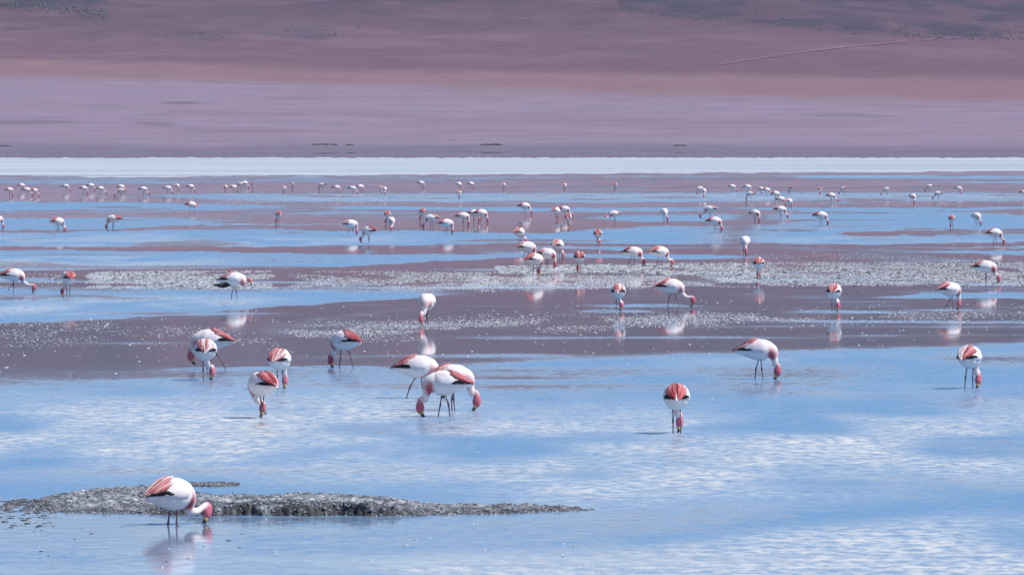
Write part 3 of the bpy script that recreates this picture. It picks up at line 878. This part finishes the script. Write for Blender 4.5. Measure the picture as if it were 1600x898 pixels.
NEAR = [
 # px, waterline row, heading, bill px, label, options
 (270, 820, 47, 321, 'nearest flamingo, wading in front of the grey mud bank, bill in the water', dict(legs=(267, 273), sink=.215, red=.30, breast=.9, scale=.90)),
 (1057, 677, 89, 1063, 'flamingo seen from behind with red-striped back, alone in blue water right of centre', dict(legs=(1052, 1064), red=.6)),
 (1187, 592, -4, 1215, 'crimson-backed flamingo in profile facing right, alone at right of centre', dict(legs=(1179, 1194), red=.85, breast=1)),
 (1516, 607, 68, 1531, 'flamingo seen from behind in blue water nearest the right edge', dict(legs=(1508, 1521), red=.55)),
 (409, 653, 122, 411, 'flamingo lifting one leg, in front of the pair left of centre', dict(legs=(411, 406), raised=0, red=.75)),
 (437, 608, 76, 444, 'white-rumped flamingo seen from behind, just behind the one lifting a leg', dict(legs=(433, 442), red=.35)),
 (537, 574, 138, 516, 'flamingo with shaggy deep red back facing left, alone on the edge of the calm water', dict(legs=(532, 551), red=.9)),
 (321, 594, 92, 330, 'white flamingo seen from behind that hides part of a striding flamingo', dict(legs=(318, 333), red=.15)),
 (326, 577, 178, 298, 'striding red-backed flamingo partly hidden, its dripping bill held above the water', dict(legs=(356, 322), red=.7, hz=.10)),
 (655, 622, 3, 697, 'flamingo at the back left of the tight group of three, tail towards left', dict(legs=(633, 664), red=.75)),
 (693, 651, 181, 656, 'front flamingo of the tight group of three, facing left', dict(legs=(683, 704), red=.55, breast=1)),
 (708, 641, 0, 745, 'right-hand flamingo of the tight group of three, neck reaching right', dict(legs=(706, 711), red=.6)),
 (667, 507, 262, 658, 'pink-breasted flamingo facing the camera, head down, alone on calm mauve water', dict(legs=(664, 669), red=.35, breast=.8)),
 (366, 467, -2, 388, 'ruffled flamingo with black drooping wing feathers and head tucked forward', dict(legs=(361, 372), red=.5, pose='tuck', wingup=True, hz=-.06)),
 (107, 464, 105, 96, 'flamingo seen from behind with bill down to the left, second from the left edge', dict(legs=(104, 108), red=.4)),
 (22, 457, 2, 53, 'flamingo striding right at the left edge, neck stretched to the water', dict(legs=(15, 21), red=.6, breast=.9, raised=0)),
 (966, 486, 88, 972, 'cream-white flamingo seen from behind, left of the one stretching its neck', dict(legs=(963, 967), red=.2)),
 (1050, 478, 0, 1083, 'pink-necked flamingo stretching its neck down to the right, right of centre', dict(legs=(1043, 1063), red=.55, breast=.5)),
 (1303, 487, 82, 1311, 'flamingo seen from behind below the foam band, between the lone ones at right', dict(legs=(1300, 1304), red=.35)),
 (1485, 483, 32, 1496, 'white flamingo with one leg bent below the foam band at right', dict(legs=(1482, 1488), red=.3, raised=0)),
 (1541, 443, 0, 1561, 'pale flamingo in profile standing in the foam band near the right edge', dict(legs=(1540, 1542), red=.4, breast=1)),
 (1185, 436, 90, 1185, 'flamingo seen from behind standing in the middle of the right foam band', dict(legs=(1183, 1187), red=.35)),
 (905, 426, 91, 903, 'red-backed flamingo seen from behind at the right end of the mid-water cluster', dict(legs=(903, 906), red=.65)),
 (836, 431, 42, 842, 'front flamingo of the mid-water cluster, orange-red on its back', dict(legs=(834, 838), red=.6)),
 (855, 419, 2, 867, 'crimson-backed flamingo in the middle of the mid-water cluster', dict(legs=(854, 856), red=.85, breast=1)),
 (824, 409, 22, 839, 'white flamingo at the left of the mid-water cluster, directly behind the front one', dict(legs=(815, 827), red=.3)),
 (872, 406, 66, 880, 'flamingo at the back right of the mid-water cluster with bent pink neck', dict(legs=(871, 874), red=.45)),
 (812, 382, 58, 822, 'rearmost flamingo of the mid-water cluster, standing in blue water', dict(red=.35)),
 (934, 384, 88, 937, 'small flamingo seen from behind in blue water behind the mid-water cluster', dict(red=.6)),
 (990, 416, 2, 1006, 'crimson-tailed flamingo facing right, left one of the pair by the foam band', dict(legs=(980, 993), red=.8, breast=1)),
 (1032, 416, 26, 1051, 'white flamingo facing right, right one of the pair by the foam band', dict(legs=(1026, 1035), red=.25)),
 (1164, 399, 272, 1165, 'pinkish flamingo facing the camera just behind the right foam band', dict(red=.4, breast=.5)),
]
MID = [
 (1555, 382, 8, 1569, 'flamingo facing right on thin blue streaks near the right edge, above the foam band', dict(legs=(1552, 1557), red=.5)),
 (1487, 357, 94, 1486, 'flamingo seen from behind, left one of the two in blue water near the right edge', dict(red=.5)),
 (1526, 353, 300, 1532, 'flamingo facing the camera, right one of the two in blue water near the right edge', dict(red=.4, breast=.6)),
 (1283, 352, 2, 1294, 'orange-backed flamingo facing right alone in the broad blue water at right', dict(legs=(1281, 1285), red=.6)),
 (1117, 362, 2, 1128, 'flamingo with red breast facing right, in front of one facing left', dict(red=.6, breast=1)),
 (1109, 341, 178, 1094, 'flamingo facing left, behind the red-breasted one facing right', dict(red=.5)),
 (1180, 347, 325, 1186, 'flamingo with red breast turned to the camera, between the pair and the orange-backed one', dict(red=.5, breast=1)),
 (1038, 346, 285, 1043, 'plain pale flamingo alone on the blue strip right of centre', dict(red=.15, breast=.1)),
 (960, 348, 205, 947, 'flamingo with raised pink head facing left on one leg', dict(red=.4, pose='up', hz=-.14)),
 (820, 335, 2, 831, 'dusky-tailed flamingo facing right, left of the middle trio', dict(red=.5)),
 (869, 344, 58, 872, 'white flamingo at the left of the middle trio', dict(red=.3)),
 (882, 340, 2, 895, 'pinkish flamingo at the back of the middle trio, facing right', dict(red=.7, breast=1)),
 (888, 355, 85, 889, 'flamingo seen from behind at the front of the middle trio', dict(red=.5)),
 (752, 348, 10, 762, 'right-hand flamingo of the overlapping trio left of the middle, red shoulder', dict(red=.8)),
 (741, 347, 2, 748, 'middle flamingo of the overlapping trio left of the middle', dict(red=.5, breast=1)),
 (724, 353, 2, 730, 'left-hand greyish flamingo of the overlapping trio left of the middle', dict(red=.3)),
 (698, 366, 14, 707, 'white flamingo with black wing wedge facing right on the edge of blue water', dict(legs=(695, 699), red=.35)),
 (674, 357, 180, 661, 'red-tailed flamingo facing left, in front of a flamingo seen from behind', dict(legs=(672, 678), red=.75)),
 (660, 346, 105, 656, 'flamingo seen from behind, behind the red-tailed one facing left', dict(red=.4)),
 (611, 361, 292, 611, 'greyish flamingo facing the camera, front one of a close pair', dict(red=.2)),
 (605, 350, 92, 602, 'flamingo seen from behind, rear one of a close pair', dict(red=.5)),
 (549, 367, 18, 558, 'white flamingo with black wing wedge facing right beside a red-backed one', dict(legs=(543, 552), red=.25)),
 (576, 379, 148, 563, 'small red-backed flamingo facing left on the blue band', dict(red=.85)),
 (435, 350, 108, 431, 'lone flamingo with bill down left, between the left blue bands', dict(red=.5)),
 (299, 332, 18, 308, 'flamingo walking with head tucked at its breast at the left, legs apart', dict(legs=(295, 306), red=.5, pose='tuck', hz=-.05)),
 (177, 359, 172, 166, 'flamingo with red and black tail facing left in the left blue band', dict(red=.7)),
 (91, 363, 34, 101, 'white flamingo with orange rump in the left blue band', dict(red=.45)),
 (-4, 358, 25, 5, 'flamingo cut off by the left edge in the blue band', dict(red=.3)),
 (1220, 341, 2, 1231, 'black-tailed flamingo facing right at the front of the far right-hand cluster', dict(red=.3)),
]
FAR = [
 (15, 306, 20, 17, 'first flamingo from the left in the far row', .5), (34, 298, 15, 41, 'rear flamingo of the far-left group of four', .5),
 (42, 306, 2, 51, 'flamingo facing right at the front of the far-left group of four', .4), (54, 307, 42, 61, 'rightmost flamingo of the far-left group of four', .6),
 (103, 299, 2, 110, 'lone far flamingo facing right between the group of four and the far trio', .4),
 (131, 303, 10, 137, 'left flamingo of the first far trio', .5), (142, 298, 2, 148, 'middle flamingo of the first far trio, greyer than its neighbours', .3),
 (157, 303, 2, 167, 'right flamingo of the first far trio', .3), (189, 301, 2, 195, 'rear one of two overlapping far flamingos at left', .3),
 (190, 308, 180, 179, 'front one of two overlapping far flamingos at left, facing left', .7), (224, 305, 2, 234, 'lone far flamingo with dark tail left of the second far trio', .5),
 (262, 303, 2, 270, 'left flamingo of the second far trio', .4), (277, 299, 58, 280, 'middle white flamingo of the second far trio', .2),
 (298, 300, 2, 305, 'right flamingo of the second far trio, above the walking one', .4), (352, 301, 62, 353, 'leftmost flamingo of the far group of five', .4),
 (365, 301, 22, 366, 'second flamingo from the left of the far group of five', .3), (377, 296, 180, 371, 'red flamingo facing left in the far group of five', .85),
 (382, 294, 2, 389, 'rear flamingo of the far group of five, behind the red one', .4), (395, 296, 100, 395, 'rightmost flamingo of the far group of five', .6),
 (444, 303, 82, 442, 'left one of a far pair seen from behind, with black wing edge', .2), (458, 296, 92, 456, 'right one of a far pair seen from behind', .3),
 (503, 297, 180, 498, 'lone dusky pink far flamingo facing left', .85), (526, 302, 2, 531, 'far flamingo facing right, right of the dusky pink one', .4),
 (551, 303, 2, 560, 'front one of a far pair facing right, dark tail', .4), (563, 301, 12, 568, 'rear one of a far pair facing right', .4),
 (595, 303, 92, 597, 'white left half of a touching far pair', .2), (601, 304, 280, 601, 'pink-breasted right half of a touching far pair', .8),
 (658, 294, 2, 662, 'lone far flamingo above the red-tailed one facing left', .4), (717, 296, 45, 720, 'upper one of two far flamingos standing one above the other', .4),
 (717, 312, 82, 718, 'lower one of two far flamingos standing one above the other', .3), (736, 295, 20, 739, 'far flamingo just right of the two standing one above the other', .5),
 (787, 297, 70, 786, 'lone far flamingo nearest the middle of the far row', .4), (882, 298, 62, 881, 'lone far flamingo above the middle trio', .4),
 (961, 297, 82, 960, 'lone orange-tinged far flamingo right of the middle', .7), (1094, 304, 200, 1091, 'left half of a touching far pair at right of centre', .5),
 (1100, 308, 280, 1099, 'pinker right half of a touching far pair at right of centre', .8), (1144, 300, 2, 1151, 'far flamingo facing right, left of the far right-hand cluster', .5),
 (1168, 301, 2, 1174, 'rear one of two stacked far flamingos at the left of the far right-hand cluster', .5),
 (1173, 313, 178, 1166, 'red front one of two stacked far flamingos, facing left', .85), (1189, 304, 300, 1191, 'small white far flamingo facing the camera in the far right-hand cluster', .2),
 (1198, 306, 2, 1205, 'rear flamingo facing right in the far right-hand cluster', .4), (1212, 313, 20, 1217, 'red-rumped flamingo left of the front pair in the far right-hand cluster', .7),
 (1235, 303, 108, 1232, 'rearmost flamingo seen from behind in the far right-hand cluster', .6), (1220, 322, 12, 1228, 'half-hidden flamingo behind the black-tailed one in the far right-hand cluster', .6),
 (1233, 326, 48, 1237, 'white flamingo at the right front of the far right-hand cluster', .2), (1281, 305, 90, 1281, 'small far flamingo seen from behind, right of the far right-hand cluster', .7),
 (1299, 316, 2, 1310, 'flamingo facing right at the front of the loose far trio at right', .4), (1318, 304, 150, 1311, 'red-winged flamingo facing left at the back of the loose far trio at right', .75),
 (1386, 305, 180, 1376, 'lone reddish far flamingo facing left, left of the far right four', .85), (1426, 318, 300, 1428, 'leftmost of the far right four, facing the camera', .6),
 (1453, 300, 180, 1445, 'dusky flamingo facing left at the back of the far right four', .8), (1466, 312, 180, 1457, 'front one of the far right four, facing left with angled legs', .4),
 (1498, 304, 322, 1502, 'rightmost of the far right four', .5), (1600, 311, 2, 1612, 'far flamingo cut off by the right edge', .7),
]
for px, py, th, hx_, lab, o in NEAR:
    flamingo(px, py, th, hx_, lab, res=2, group='flamingos feeding in the near and middle water', **o)
for px, py, th, hx_, lab, o in MID:
    flamingo(px, py, th, hx_, lab, res=1, group='flamingos feeding along the distant blue bands', **o)
for px, py, th, hx_, lab, rd in FAR:
    flamingo(px, py, th, hx_, lab, res=0, red=rd, group='small flamingos in the far row')

# ------------------------------------------------------------------ haze over the basin
def haze(density):
    x0, x1, y0, y1, z0, z1 = -15500, 15500, -3300, 24500, -14, 760
    v = [(x, y, z) for z in (z0, z1) for y in (y0, y1) for x in (x0, x1)]
    f = [(0, 2, 3, 1), (4, 5, 7, 6), (0, 1, 5, 4), (2, 6, 7, 3), (0, 4, 6, 2), (1, 3, 7, 5)]
    m = bpy.data.materials.new('haze'); m.use_nodes = True
    nt = m.node_tree; nt.nodes.clear()
    out = nt.nodes.new('ShaderNodeOutputMaterial'); pv = nt.nodes.new('ShaderNodeVolumePrincipled')
    pv.inputs['Color'].default_value = (0.80, 0.86, 1.0, 1)
    pv.inputs['Density'].default_value = density
    pv.inputs['Anisotropy'].default_value = 0.2
    nt.links.new(pv.outputs[0], out.inputs['Volume'])
    tag(mesh('haze', v, f, m, None, False), 'thin bluish haze lying over the whole basin', 'haze', kind='stuff')
haze(1.5e-5)
